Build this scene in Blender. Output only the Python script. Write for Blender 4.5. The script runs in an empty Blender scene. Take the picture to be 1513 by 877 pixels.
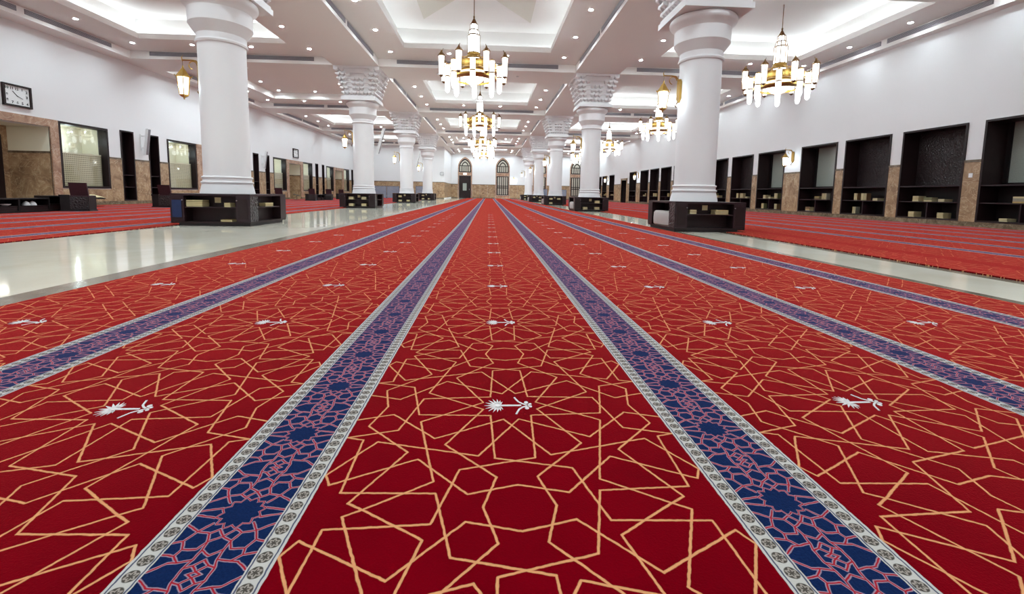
import bpy, math, random
from mathutils import Vector, Matrix
random.seed(7)
sc = bpy.context.scene
COL = sc.collection
PI = math.pi

# ------------------------------------------------------------------ camera
F, CY, HC = 650.0, 347.05, 0.70            # focal length and principal row in pixels of a 1513x877 frame, eye height
yaw, pitch, roll = 0.0550318, 0.0939, -0.0171211
fwd = Vector((math.sin(yaw)*math.cos(pitch), math.cos(yaw)*math.cos(pitch), -math.sin(pitch)))
rgt = Vector((math.cos(yaw), -math.sin(yaw), 0))
dwn = fwd.cross(rgt)
r2 = rgt*math.cos(roll) + dwn*math.sin(roll)
d2 = -rgt*math.sin(roll) + dwn*math.cos(roll)
cam = bpy.data.cameras.new('camera')
camo = bpy.data.objects.new('camera', cam); COL.objects.link(camo)
M3 = Matrix((r2, -d2, -fwd)).transposed()
camo.matrix_world = Matrix.Translation((0, 0, HC)) @ M3.to_4x4()
cam.sensor_width = 36.0; cam.sensor_fit = 'HORIZONTAL'
cam.lens = F*36/1513
cam.shift_y = -(438.5-CY)/1513
cam.clip_start = 0.05; cam.clip_end = 200
sc.camera = camo

# ------------------------------------------------------------------ world, exposure
w = bpy.data.worlds.new('world'); sc.world = w; w.use_nodes = True
w.node_tree.nodes['Background'].inputs[0].default_value = (0.9, 0.93, 1, 1)
w.node_tree.nodes['Background'].inputs[1].default_value = 0.15
sc.view_settings.view_transform = 'Standard'; sc.view_settings.look = 'None'
sc.view_settings.gamma = 1; sc.view_settings.use_curve_mapping = False
sc.view_settings.exposure = 0.5
sc.cycles.max_bounces = 6; sc.cycles.diffuse_bounces = 4; sc.cycles.glossy_bounces = 2
sc.cycles.transparent_max_bounces = 6
sc.cycles.caustics_reflective = False; sc.cycles.caustics_refractive = False
sc.cycles.sample_clamp_indirect = 4.0
sc.cycles.use_adaptive_sampling = True; sc.cycles.adaptive_threshold = .02
SPOT_W, LED_L, GLASS_L, BULB_L, POINT_W = 106.0, 4.4, 3.4, 120.0, 26.0
SPOT_COL = (0.77, 0.94, 1.0)

# ------------------------------------------------------------------ material helpers
def rgb(h):
    h = h.lstrip('#'); v = [int(h[i:i+2], 16)/255 for i in (0, 2, 4)]
    return tuple(((c/12.92) if c <= .04045 else ((c+.055)/1.055)**2.4) for c in v) + (1,)
class NT:
    def __init__(s, name):
        s.m = bpy.data.materials.new(name); s.m.use_nodes = True
        s.t = s.m.node_tree; s.b = s.t.nodes['Principled BSDF']
    def n(s, typ, **kw):
        x = s.t.nodes.new(typ)
        for k, v in kw.items(): setattr(x, k, v)
        return x
    def put(s, inp, v):
        if isinstance(v, bpy.types.NodeSocket): s.t.links.new(v, inp)
        elif v is not None: inp.default_value = v
    def math(s, op, a, b=None, c=None, clamp=False):
        x = s.n('ShaderNodeMath', operation=op, use_clamp=clamp)
        s.put(x.inputs[0], a); s.put(x.inputs[1], b)
        if c is not None: s.put(x.inputs[2], c)
        return x.outputs[0]
    def vec(s, op, a, b=None, scale=None):
        x = s.n('ShaderNodeVectorMath', operation=op)
        s.put(x.inputs[0], a); s.put(x.inputs[1], b)
        if scale is not None: s.put(x.inputs['Scale'], scale)
        return x.outputs['Value'] if op in ('DOT_PRODUCT', 'LENGTH', 'DISTANCE') else x.outputs['Vector']
    def mix(s, f, a, b):
        x = s.n('ShaderNodeMix', data_type='RGBA')
        s.put(x.inputs[0], f); s.put(x.inputs[6], a); s.put(x.inputs[7], b)
        return x.outputs[2]
    def step(s, d, edge, soft):          # 1 where d < edge
        x = s.n('ShaderNodeMapRange', interpolation_type='LINEAR', clamp=True)
        s.put(x.inputs[0], d); x.inputs[1].default_value = edge-soft; x.inputs[2].default_value = edge+soft
        x.inputs[3].default_value = 1; x.inputs[4].default_value = 0
        return x.outputs[0]
    def seg(s, p, a, b):                 # distance from p to the segment a-b
        A = Vector((a[0], a[1], 0)); D = Vector((b[0]-a[0], b[1]-a[1], 0))
        pa = s.vec('SUBTRACT', p, tuple(A))
        dd = s.vec('DOT_PRODUCT', pa, tuple(D/D.length_squared))
        h = s.math('MAXIMUM', dd, 0.0, clamp=True)
        sc_ = s.vec('SCALE', tuple(D), None, h)
        return s.vec('DISTANCE', pa, sc_)
    def segs(s, p, L):
        d = None
        for a, b in L:
            e = s.seg(p, a, b); d = e if d is None else s.math('MINIMUM', d, e)
        return d
    def pos(s): return s.n('ShaderNodeTexCoord').outputs['Object']
    def noise(s, v, scale, detail=4, rough=.55, dist=0.0):
        x = s.n('ShaderNodeTexNoise'); s.put(x.inputs['Vector'], v)
        x.inputs['Scale'].default_value = scale; x.inputs['Detail'].default_value = detail
        x.inputs['Roughness'].default_value = rough; x.inputs['Distortion'].default_value = dist
        return x
    def ramp(s, f, stops):
        x = s.n('ShaderNodeValToRGB'); s.put(x.inputs[0], f)
        e = x.color_ramp.elements
        while len(e) < len(stops): e.new(.5)
        for i, (p, c) in enumerate(stops): e[i].position = p; e[i].color = c
        return x.outputs[0]
    def bump(s, h, dist, strength=1):
        x = s.n('ShaderNodeBump'); s.put(x.inputs['Height'], h)
        x.inputs['Distance'].default_value = dist; x.inputs['Strength'].default_value = strength
        s.t.links.new(x.outputs[0], s.b.inputs['Normal'])
    def set(s, **kw):
        for k, v in kw.items(): s.put(s.b.inputs[k.replace('_', ' ')], v)
        return s.m
def plain(name, col, rough=.5, spec=.5, metal=0, var=0.0, vscale=3.0):
    N = NT(name); c = col
    if var:
        q = N.noise(N.pos(), vscale)
        c = N.mix(q.outputs[0], tuple(x*(1-var) for x in col[:3])+(1,), tuple(min(1, x*(1+var)) for x in col[:3])+(1,))
    N.set(Base_Color=c, Roughness=rough, Metallic=metal); N.b.inputs['Specular IOR Level'].default_value = spec
    return N.m
def emit(name, col, L):
    N = NT(name)
    N.set(Base_Color=col, Emission_Color=col, Emission_Strength=L, Roughness=.4)
    return N.m
M = {}
M['plaster'] = plain('white_plaster', rgb('#e4e2e3'), .6, .25, var=.02, vscale=.7)
M['ceil'] = plain('ceiling_paint', rgb('#efebe8'), .7, .2, var=.015, vscale=.6)
M['beige'] = plain('beige_vault_side', rgb('#dfdbd1'), .7, .2)
M['column'] = plain('column_paint', rgb('#e8e5e6'), .5, .3, var=.015, vscale=2)
M['wood'] = plain('dark_wood', rgb('#211314'), .42, .3, var=.35, vscale=9)
M['wood2'] = plain('dark_wood_panel', rgb('#26151a'), .4, .35, var=.3, vscale=14)
M['woodb'] = plain('black_wood', rgb('#150e0f'), .5, .3, var=.25, vscale=8)
M['maroon'] = plain('maroon_leather', rgb('#371b22'), .5, .4, var=.2, vscale=20)
M['gold'] = plain('brass', rgb('#bd9a55'), .28, .5, 1.0, var=.12, vscale=25)
M['bronze'] = plain('aged_bronze', rgb('#7d5f3c'), .35, .5, .9)
M['steel'] = plain('grey_metal', rgb('#8d8a90'), .4, .5, .6)
M['slat'] = plain('grille_slat', rgb('#a9a5ab'), .45, .5, .3)
M['slot'] = plain('grille_slot', rgb('#6d6a70'), .7, .2)
M['white'] = plain('white_plastic', rgb('#e6e6e6'), .4, .4)
M['black'] = plain('black_plastic', rgb('#17171a'), .45, .4)
M['card'] = plain('card', rgb('#d9c69c'), .7, .2)
M['pages'] = plain('pages', rgb('#c9bb92'), .8, .1, var=.12, vscale=120)
M['pouf'] = plain('grey_fabric', rgb('#b5aca8'), .9, .1, var=.06, vscale=60)
M['bluebin'] = plain('blue_decal', rgb('#1d2b4e'), .5, .3, var=.25, vscale=20)
M['screen'] = plain('blue_grey_slats', rgb('#7f8fa8'), .6, .3)
M['navyd'] = plain('screen_frame', rgb('#5d6a84'), .5, .3)
BOOKC = [plain('book_cover_%s' % n, rgb(c), .55, .3, var=.15, vscale=30) for n, c in
         (('tan', '#a98d58'), ('cream', '#c4b48a'), ('olive', '#6f6c4a'), ('brown', '#6d5238'), ('grey', '#8a8474'))]
M['led'] = emit('led_strip', (.82, .95, 1, 1), LED_L)
M['led_side'] = emit('led_strip_aisle', (.82, .95, 1, 1), LED_L*3.3)
def lampglass(name, col, L):
    N = NT(name); t = N.t
    tr = N.n('ShaderNodeBsdfTransparent'); tr.inputs[0].default_value = (1, 1, 1, 1)
    em = N.n('ShaderNodeEmission'); em.inputs[0].default_value = col; em.inputs[1].default_value = L/.45
    mx = N.n('ShaderNodeMixShader'); mx.inputs[0].default_value = .45
    t.links.new(tr.outputs[0], mx.inputs[1]); t.links.new(em.outputs[0], mx.inputs[2])
    out = [n for n in t.nodes if n.type == 'OUTPUT_MATERIAL'][0]
    t.links.new(mx.outputs[0], out.inputs[0]); t.nodes.remove(N.b)
    return N.m
M['lamp'] = lampglass('lamp_glass', (.92, .97, 1, 1), GLASS_L*.6)
M['lampw'] = lampglass('lamp_glass_warm', (1, .96, .86, 1), GLASS_L*.45)
BULBS = {}
def bulb(parent, loc, W):
    if W not in BULBS:
        d = bpy.data.lights.new('bulb', 'POINT'); d.energy = W; d.shadow_soft_size = .03; d.color = SPOT_COL; BULBS[W] = d
    l = bpy.data.objects.new('bulb', BULBS[W]); COL.objects.link(l); l.parent = parent; l.location = loc
M['bulb'] = emit('downlight_lens', (.84, .96, 1, 1), BULB_L)
M['added_glow'] = emit('window_led', (1, .98, .9, 1), 20.0)
M['sign'] = emit('lit_sign', (1, 1, .97, 1), 1.6)
def marble(name, stops, scale, rough, spec=.5, vein=None):
    N = NT(name); p = N.pos()
    q = N.noise(p, scale, 7, .62, .6)
    c = N.ramp(q.outputs[0], stops)
    if vein:
        v = N.noise(p, scale*.6, 6, .6, 1.5)
        d = N.math('ABSOLUTE', N.math('SUBTRACT', v.outputs[0], .5))
        c = N.mix(N.math('MULTIPLY', N.step(d, .008, .008), .5), c, vein)
    N.set(Base_Color=c, Roughness=rough); N.b.inputs['Specular IOR Level'].default_value = spec
    return N.m
M['tan'] = marble('tan_marble', [(.25, rgb('#6c5240')), (.45, rgb('#96785c')), (.6, rgb('#a98b6c')), (.78, rgb('#c3aa8c'))], 3.2, .25, .5, rgb('#dcc7a4'))
M['pink'] = marble('rosy_marble', [(.25, rgb('#7a5644')), (.5, rgb('#a27e67')), (.75, rgb('#bb9a80'))], 2.6, .25, .5, rgb('#d8c0aa'))
M['emp'] = marble('dark_brown_marble', [(.25, rgb('#43372c')), (.5, rgb('#6a5a49')), (.75, rgb('#8b7a66'))], 5, .2, .5, rgb('#a89a86'))
M['floor'] = marble('cream_floor_marble', [(.2, rgb('#cfc4b0')), (.5, rgb('#ddd4c4')), (.8, rgb('#e8e1d4'))], .8, .07, .55)

# ---- carpet: red field with a gold twelve-point star lattice, navy stripes with white flowered borders
def carpet_material(name, lo, hi):
    N = NT(name); o = N.pos()
    wob = N.noise(o, 60, 2, .5)
    wv = N.vec('SUBTRACT', wob.outputs[1], (.5, .5, .5))
    o2 = N.vec('ADD', o, N.vec('SCALE', wv, None, .004))
    xyz = N.n('ShaderNodeSeparateXYZ'); N.put(xyz.inputs[0], o2); X, Y = xyz.outputs[0], xyz.outputs[1]
    S, P = 1.1904, 0.925
    sx = N.math('SUBTRACT', X, N.math('MULTIPLY', N.math('ROUND', N.math('DIVIDE', X, S)), S))   # offset from the nearest stripe
    asx = N.math('ABSOLUTE', sx)
    # red field cell, origin on the rosette centre half way between stripes
    fx = N.math('DIVIDE', N.math('ABSOLUTE', N.math('SUBTRACT', N.math('ABSOLUTE', sx), S/2)), P)
    yy = N.math('DIVIDE', Y, P)
    fy = N.math('ABSOLUTE', N.math('SUBTRACT', yy, N.math('ROUND', yy)))
    u = N.math('MINIMUM', fx, fy); v = N.math('MAXIMUM', fx, fy)
    cb = N.n('ShaderNodeCombineXYZ'); N.put(cb.inputs[0], u); N.put(cb.inputs[1], v)
    p = cb.outputs[0]
    def pol(r, a): return (r*math.cos(math.radians(a)), r*math.sin(math.radians(a)))
    T = lambda a: pol(.096, a)
    R = lambda a: pol(.312, a)
    V2, Q, E2, E1 = (.153, .356), (.192, .5), (.206, .449), (.44, .44)
    W1, W2 = (.054, .39), (.088, .5)
    K0, U, U2, U3 = (0, .422), (.127, .454), (.272, .306), (.478, .41)
    U2d, U3d, U4d, X1, X1d = (.306, .272), (.41, .478), (.37, .5), (.404, .217), (.217, .404)
    L = [(T(75), R(109.4)), (T(75), R(40.6)), (T(45), R(79.4)), (T(15), R(49.4)), (T(105), R(70.6)),
         (R(100.6), V2), (R(79.4), (-.153, .356)), (V2, Q), (Q, E2), (E2, E1), (R(49.4), W1), (W1, W2),
         (K0, U), (U, U2), (U2, U3), (U2d, U3d), (U3d, U4d), (X1d, U4d), (R(70.6), X1), (R(19.4), X1d)]
    d = N.segs(p, L)
    gold = N.step(d, .0029, .0009)
    shade = N.noise(o, 3.5, 3)
    fine = N.noise(o, 260, 2)
    red = N.mix(shade.outputs[0], rgb('#52000a'), rgb('#740010'))
    red = N.mix(N.math('MULTIPLY', fine.outputs[0], .35), red, rgb('#3c0004'))
    field = N.mix(gold, red, rgb('#bf865b'))
    # stripe
    Ps = P/3
    ys = N.math('ADD', N.math('DIVIDE', Y, Ps), .5)
    ty = N.math('MULTIPLY', N.math('ABSOLUTE', N.math('SUBTRACT', ys, N.math('ROUND', ys))), Ps*1000)
    tx = N.math('MULTIPLY', asx, 1000)
    cs = N.n('ShaderNodeCombineXYZ'); N.put(cs.inputs[0], tx); N.put(cs.inputs[1], ty)
    ps = cs.outputs[0]
    LS = [((0, 66), (22, 79)), ((22, 79), (20, 100)), ((20, 100), (0, 113)), ((22, 79), (31, 57)), ((31, 57), (57, 52)),
          ((57, 52), (69, 76)), ((69, 76), (58, 97)), ((58, 97), (32, 97)), ((32, 97), (22, 79)), ((58, 97), (63, 112)),
          ((63, 112), (48, 127)), ((48, 127), (22, 122)), ((22, 122), (20, 100)), ((22, 122), (28, 140)), ((28, 140), (28, 154)),
          ((63, 128), (86, 146)), ((48, 127), (63, 128)), ((0, 122), (14, 135)), ((14, 135), (0, 148)), ((0, 148), (14, 156)), ((14, 135), (28, 140)),
          ((57, 52), (86, 34)), ((69, 76), (86, 80)), ((46, 14), (86, 6)), ((40, 30), (57, 52)), ((16, 47), (31, 57)), ((16, 47), (0, 66)), ((63, 112), (86, 108))]
    dl = N.segs(ps, LS)
    # twelve-point star outline
    ang = N.math('ARCTAN2', ty, tx)
    tri = N.math('PINGPONG', N.math('MULTIPLY', ang, 12/(2*PI)), .5)
    rr = N.vec('LENGTH', ps)
    ds = N.math('SUBTRACT', rr, N.math('ADD', 34.0, N.math('MULTIPLY', tri, 20.0)))
    dl = N.math('MINIMUM', dl, N.math('ABSOLUTE', N.math('SUBTRACT', ds, 2.0)))
    navy = N.mix(fine.outputs[0], rgb('#08122b'), rgb('#12264e'))
    pat = N.mix(N.step(dl, 3.4, .6), navy, rgb('#85717f'))
    pat = N.mix(N.step(dl, 1.5, .4), pat, rgb('#8c1a24'))
    pat = N.mix(N.step(ds, -1.0, .6), pat, navy)
    # flowered border
    Pf = P/27
    yf = N.math('DIVIDE', Y, Pf)
    qy = N.math('MULTIPLY', N.math('SUBTRACT', yf, N.math('ROUND', yf)), Pf*1000)
    qx = N.math('SUBTRACT', tx, 107.0)
    cf = N.n('ShaderNodeCombineXYZ'); N.put(cf.inputs[0], qx); N.put(cf.inputs[1], qy)
    rf = N.vec('LENGTH', cf.outputs[0])
    af = N.math('ARCTAN2', qy, qx)
    pet = N.math('MULTIPLY', N.math('COSINE', N.math('MULTIPLY', af, 6.0)), 2.2)
    flower = N.mix(N.step(N.math('ABSOLUTE', N.math('SUBTRACT', N.math('ADD', rf, pet), 7.5)), 2.2, .8), rgb('#453f39'), rgb('#8a8078'))
    bord = N.mix(N.step(rf, 13.2, .8), rgb('#aaa49e'), flower)
    line = N.math('MINIMUM', N.math('ABSOLUTE', N.math('SUBTRACT', tx, 91.5)), N.math('ABSOLUTE', N.math('SUBTRACT', tx, 124.5)))
    bord = N.mix(N.step(line, 1.6, .5), bord, rgb('#45485a'))
    stripe = N.mix(N.step(tx, 87.0, .6), bord, pat)
    ins = N.step(asx, .1315, .0007)
    ok = N.math('MULTIPLY', N.step(N.math('MULTIPLY', X, -1.0), -lo, .001), N.step(X, hi, .001))
    col = N.mix(N.math('MULTIPLY', ins, ok), field, stripe)
    N.set(Base_Color=col, Roughness=.95)
    N.b.inputs['Specular IOR Level'].default_value = 0.0
    N.b.inputs['Sheen Weight'].default_value = 1.0
    N.b.inputs['Sheen Roughness'].default_value = .32
    N.put(N.b.inputs['Sheen Tint'], N.mix(N.math('MULTIPLY', ins, ok), rgb('#ff5c54'), N.mix(.45, stripe, rgb('#9c92b4'))))
    N.bump(fine.outputs[0], .0015, .5)
    return N.m
M['carpet'] = carpet_material('red_star_carpet', -1e3, 1e3)
M['carpet_r'] = carpet_material('red_star_carpet_wide_edge', -.5, 1e3)
M['thread'] = plain('white_thread', rgb('#c8c0be'), .9, .1)
# lattice screen and carved panel
def lattice():
    N = NT('cream_lattice'); p = N.pos()
    xyz = N.n('ShaderNodeSeparateXYZ'); N.put(xyz.inputs[0], p)
    a = N.math('MULTIPLY', N.math('ADD', xyz.outputs[1], xyz.outputs[2]), 44.0)
    b = N.math('MULTIPLY', N.math('SUBTRACT', xyz.outputs[1], xyz.outputs[2]), 44.0)
    v = N.math('MULTIPLY', N.math('SINE', a), N.math('SINE', b))
    c = N.mix(N.step(v, -.35, .1), rgb('#d6cdb0'), rgb('#6a6150'))
    return N.set(Base_Color=c, Roughness=.6)
M['lattice'] = lattice()
M['cream'] = plain('cream_paint', rgb('#e6e0ca'), .6, .2)
def carved():
    N = NT('carved_dark_wood'); p = N.pos()
    x = N.n('ShaderNodeTexVoronoi'); N.put(x.inputs['Vector'], p); x.inputs['Scale'].default_value = 16
    x.feature = 'DISTANCE_TO_EDGE'
    N.set(Base_Color=N.mix(N.step(x.outputs[0], .06, .03), rgb('#170e10'), rgb('#28191b')), Roughness=.32)
    N.bump(x.outputs[0], .03, .8)
    return N.m
M['carved'] = carved()
def frosted():
    N = NT('frosted_glass'); q = N.noise(N.pos(), 40, 3)
    N.set(Base_Color=N.mix(q.outputs[0], rgb('#8f958d'), rgb('#a7aca3')), Roughness=.14)
    N.b.inputs['Specular IOR Level'].default_value = .6
    return N.m
M['frost'] = frosted()
def pane():
    N = NT('clear_glass'); t = N.t
    tr = N.n('ShaderNodeBsdfTransparent'); tr.inputs[0].default_value = (.97, .97, .95, 1)
    gl = N.n('ShaderNodeBsdfGlossy'); gl.inputs['Roughness'].default_value = .02
    lw = N.n('ShaderNodeLayerWeight'); lw.inputs['Blend'].default_value = .5
    fr = N.math('ADD', N.math('MULTIPLY', N.math('POWER', lw.outputs['Facing'], 5.0), .9), .05)
    mx = N.n('ShaderNodeMixShader')
    t.links.new(fr, mx.inputs[0]); t.links.new(tr.outputs[0], mx.inputs[1]); t.links.new(gl.outputs[0], mx.inputs[2])
    out = [n for n in t.nodes if n.type == 'OUTPUT_MATERIAL'][0]
    t.links.new(mx.outputs[0], out.inputs[0]); t.nodes.remove(N.b)
    return N.m
M['pane'] = pane()
M['archglass'] = plain('cream_frosted_glass', rgb('#b7b0a2'), .15, .5, var=.15, vscale=6)

# ------------------------------------------------------------------ mesh helpers
class MB:
    def __init__(s): s.v = []; s.f = []; s.mi = []; s.cur = 0
    def add(s, vs, fs):
        o = len(s.v); s.v += [tuple(v) for v in vs]
        for f in fs: s.f.append(tuple(o+i for i in f)); s.mi.append(s.cur)
        return s
    def box(s, x0, x1, y0, y1, z0, z1):
        vs = [(x, y, z) for z in (z0, z1) for y in (y0, y1) for x in (x0, x1)]
        return s.add(vs, [(0, 2, 3, 1), (4, 5, 7, 6), (0, 1, 5, 4), (2, 6, 7, 3), (0, 4, 6, 2), (1, 3, 7, 5)])
    def obox(s, c, ax, ay, az):          # oriented box from centre and three half axes
        c, ax, ay, az = map(Vector, (c, ax, ay, az))
        vs = [c+ax*i+ay*j+az*k for k in (-1, 1) for j in (-1, 1) for i in (-1, 1)]
        return s.add(vs, [(0, 2, 3, 1), (4, 5, 7, 6), (0, 1, 5, 4), (2, 6, 7, 3), (0, 4, 6, 2), (1, 3, 7, 5)])
    def lathe(s, prof, n=24, c=(0, 0), ph=0.0, cap=True):
        vs = []
        for r, z in prof:
            for i in range(n):
                a = ph+2*PI*i/n; vs.append((c[0]+r*math.cos(a), c[1]+r*math.sin(a), z))
        fs = []
        for k in range(len(prof)-1):
            for i in range(n):
                j = (i+1) % n; fs.append((k*n+i, k*n+j, (k+1)*n+j, (k+1)*n+i))
        if cap:
            fs.append(tuple(reversed(range(n)))); fs.append(tuple((len(prof)-1)*n+i for i in range(n)))
        return s.add(vs, fs)
    def tube(s, pts, r, n=6):
        pts = [Vector(p) for p in pts]; o = len(s.v); vs = []; fs = []
        for k, p in enumerate(pts):
            d = (pts[min(k+1, len(pts)-1)]-pts[max(k-1, 0)]).normalized()
            a = d.orthogonal().normalized() if abs(d.z) > .95 else d.cross(Vector((0, 0, 1))).normalized()
            b = d.cross(a)
            rr = r[k] if isinstance(r, (list, tuple)) else r
            for i in range(n):
                t = 2*PI*i/n; vs.append(p+a*(rr*math.cos(t))+b*(rr*math.sin(t)))
        for k in range(len(pts)-1):
            for i in range(n):
                j = (i+1) % n; fs.append((k*n+i, k*n+j, (k+1)*n+j, (k+1)*n+i))
        fs.append(tuple(reversed(range(n)))); fs.append(tuple((len(pts)-1)*n+i for i in range(n)))
        return s.add(vs, fs)
    def prism(s, poly, h0, h1, axis='z'):
        n = len(poly)
        m = {'z': lambda p, h: (p[0], p[1], h), 'y': lambda p, h: (p[0], h, p[1]), 'x': lambda p, h: (h, p[0], p[1])}[axis]
        vs = [m(p, h0) for p in poly]+[m(p, h1) for p in poly]
        fs = [tuple(range(n)), tuple(reversed(range(n, 2*n)))]+[(i, i+n, (i+1) % n+n, (i+1) % n) for i in range(n)]
        return s.add(vs, fs)
    def mesh(s, name, mats, smooth=0):
        me = bpy.data.meshes.new(name); me.from_pydata(s.v, [], s.f)
        for m in (mats if isinstance(mats, list) else [mats]): me.materials.append(m)
        if isinstance(mats, list):
            for p, i in zip(me.polygons, s.mi): p.material_index = i
        if smooth:
            for p in me.polygons: p.use_smooth = True
            me.set_sharp_from_angle(angle=math.radians(smooth))
        me.update(); return me
    def build(s, name, mats, parent=None, smooth=0, loc=(0, 0, 0), rz=0.0):
        return inst(name, s.mesh(name, mats, smooth), parent, loc, rz)
def inst(name, me, parent=None, loc=(0, 0, 0), rz=0.0):
    o = bpy.data.objects.new(name, me); COL.objects.link(o)
    o.location = loc; o.rotation_euler = (0, 0, rz)
    if parent: o.parent = parent
    return o
KIDS = {}
def empty(name, loc=(0, 0, 0), rz=0.0):
    o = bpy.data.objects.new(name, None); COL.objects.link(o); o.location = loc; o.rotation_euler = (0, 0, rz)
    o.empty_display_size = .1
    return o
def tag(o, label, cat, group=None, kind=None):
    o['label'] = label; o['category'] = cat
    if group: o['group'] = group
    if kind: o['kind'] = kind
    return o
def copy_tree(o, loc=None, rz=None, parent=None, label=None):
    c = o.copy(); COL.objects.link(c); c.parent = parent
    if parent is not None: c.matrix_parent_inverse = o.matrix_parent_inverse
    if loc is not None: c.location = loc
    if rz is not None: c.rotation_euler = (0, 0, rz)
    if label: c['label'] = label
    for ch in [k for k in bpy.data.objects if k.parent == o]: copy_tree(ch, parent=c)
    return c
B = lambda *a: MB().box(*a)
def struct(o, label, cat): return tag(o, label, cat, kind='structure')
ORD = {1: 'nearest', 2: 'second', 3: 'third', 4: 'fourth', 5: 'fifth', 6: 'sixth'}
ORDN = 'nearest second third fourth fifth sixth seventh eighth ninth tenth eleventh twelfth thirteenth fourteenth fifteenth sixteenth seventeenth eighteenth nineteenth'.split()

# ------------------------------------------------------------------ layout constants (metres)
XL, XR, YF, YB = -14.7, 13.4, 59.0, -9.66          # side walls, end wall, wall behind the camera
ZB, ZS, ZC = 5.72, 6.02, 6.80                      # beam underside, soffit, coffer top
YC = lambda k: 9.48+10.04*(k-1)                    # transverse beam / column lines
HB = .94                                           # half width of a transverse beam
BEAMX = [(-6.30, -4.48), (3.54, 5.38)]
AISLE = {'left': (-14.05, -6.30, -12.62, -7.42), 'middle': (-4.48, 3.54, -3.20, 2.29), 'right': (5.38, 13.10, 6.53, 12.00)}
WZ = 1.85                                          # wainscot height
YLF = 49.6                                         # end wall of the left aisle
XRET = -4.92

# ------------------------------------------------------------------ floor
fl = B(XL-1.6, XR+.8, YB-.2, YF+.2, -.12, 0).build('floor', M['floor'])
struct(fl, 'polished cream marble floor between the red carpets', 'floor')
for x0, x1 in ((-3.02, -2.74), (3.58, 3.76), (4.58, 4.74)):
    B(x0, x1, YB, YF, -.05, .002).build('border_band', M['emp'], fl)

# ------------------------------------------------------------------ carpets
def carpet(name, x0, x1, y0, y1, ox, mat, label):
    o = B(x0-ox, x1-ox, y0-1.37, y1-1.37, .001, .014).build(name, mat, loc=(ox, 1.37, 0))
    return tag(o, label, 'carpet')
cm = carpet('prayer_carpet', -2.76, 3.60, -9.0, 58.6, -.5172, M['carpet'], 'long red prayer carpet with navy stripes down the middle of the hall')
cl = carpet('prayer_carpet', -14.45, -5.82, -9.0, 49.0, -6.37, M['carpet'], 'red prayer carpet between the window wall and the cream marble strip')
m = MB(); cuts = [(9.22, .75), (19.13, .75), (28.95, .75), (39.2, .75), (49.6, .75)]; cur = -9.0
for c_, h_ in cuts+[(58.6, 0)]:
    m.box(4.73-6.74, 5.16-6.74, cur-1.37, c_-h_-1.37, .001, .014); cur = c_+h_
m.box(5.16-6.74, 13.12-6.74, -9.0-1.37, 58.6-1.37, .001, .014)
cr = m.build('prayer_carpet', M['carpet_r'], loc=(6.74, 1.37, 0)); tag(cr, 'red prayer carpet in front of the built-in wall bookcases', 'carpet')
def emblem_mesh():
    m = MB()
    # palm crown: a fan of leaves, tip to -x
    for i in range(13):
        a = PI+(i-6)*.36
        L = .030+.026*math.cos((i-6)*.26)*(1 if abs(i-6) < 5 else .9)
        ca, sa = math.cos(a), math.sin(a)
        b = .0036
        m.prism([(-.040+b*sa, -b*ca), (-.040+L*.55*ca+b*1.1*sa, L*.55*sa-b*1.1*ca), (-.040+L*ca, L*sa*1.05), (-.040+L*.55*ca-b*1.1*sa, L*.55*sa+b*1.1*ca), (-.040-b*sa, b*ca)], 0, .0012)
    m.lathe([(.011, 0), (.011, .0014)], 14, (-.044, 0))
    m.prism([(-.040, -.0052), (.050, -.0042), (.050, .0042), (-.040, .0052)], 0, .0012)
    for s in (1, -1):
        pts = [(.088, -.010*s), (.070, .004*s), (.055, .012*s), (.040, .026*s), (.031, .046*s), (.026, .058*s)]
        for (x0, y0), (x1, y1) in zip(pts, pts[1:]):
            d = Vector((x1-x0, y1-y0)).normalized(); n = Vector((-d.y, d.x))*.0034
            m.prism([(x0-n.x, y0-n.y), (x1-n.x, y1-n.y), (x1+n.x, y1+n.y), (x0+n.x, y0+n.y)][::1], 0, .0012)
        m.lathe([(.0085, 0), (.0085, .0013)], 10, (.071, .019*s))
        m.lathe([(.0062, 0), (.0062, .0013)], 10, (.086, .008*s))
    return m.mesh('emblem', M['thread'])
EM = emblem_mesh()
for i in range(6):
    for j in range(15):
        X = .078+(i-2)*1.1904
        if X+.1 > 3.55 or X-.1 < -2.7: continue
        inst('emblem', EM, cm, (X+.5172-.004, j*.925, .014)).scale = (.82, .98, 1)

# ------------------------------------------------------------------ ceiling
ce = empty('ceiling'); struct(ce, 'white coffered ceiling with deep beams and cove lights', 'ceiling')
ZT = 7.3
for x0, x1 in BEAMX+[(XL, -14.05), (13.10, XR)]:
    B(x0, x1, YB, YF, ZB, ZT).build('beam', M['ceil'], ce)
spans = [(XL+.65, -6.30), (-4.48, 3.54), (5.38, 13.10)]
for k in range(0, 6):
    for a, (x0, x1) in zip(('left', 'middle', 'right'), spans):
        y1 = YC(k)+HB
        B(x0, x1, YC(k)-HB, y1, ZB, ZT).build('beam', M['ceil'], ce)
for a, (x0, x1) in zip(('left', 'middle', 'right'), spans):
    if a != 'left': B(x0, x1, 58.75, YF+.1, ZB, ZT).build('beam', M['ceil'], ce)
def ring(x0, x1, y0, y1, X0, X1, Y0, Y1, z0, z1):       # rectangular ring, outer - inner
    m = MB(); m.box(x0, x1, y0, Y0, z0, z1); m.box(x0, x1, Y1, y1, z0, z1)
    m.box(x0, X0, Y0, Y1, z0, z1); m.box(X1, x1, Y0, Y1, z0, z1); return m
DL = MB(); DL.lathe([(.075, -.012), (.085, 0), (.085, .01)], 16)
DLm = DL.mesh('trim_ring', M['white'], 40)
DB = MB(); DB.lathe([(.062, -.016), (.062, -.006)], 16)
DBm = DB.mesh('lens', M['bulb'])
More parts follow.
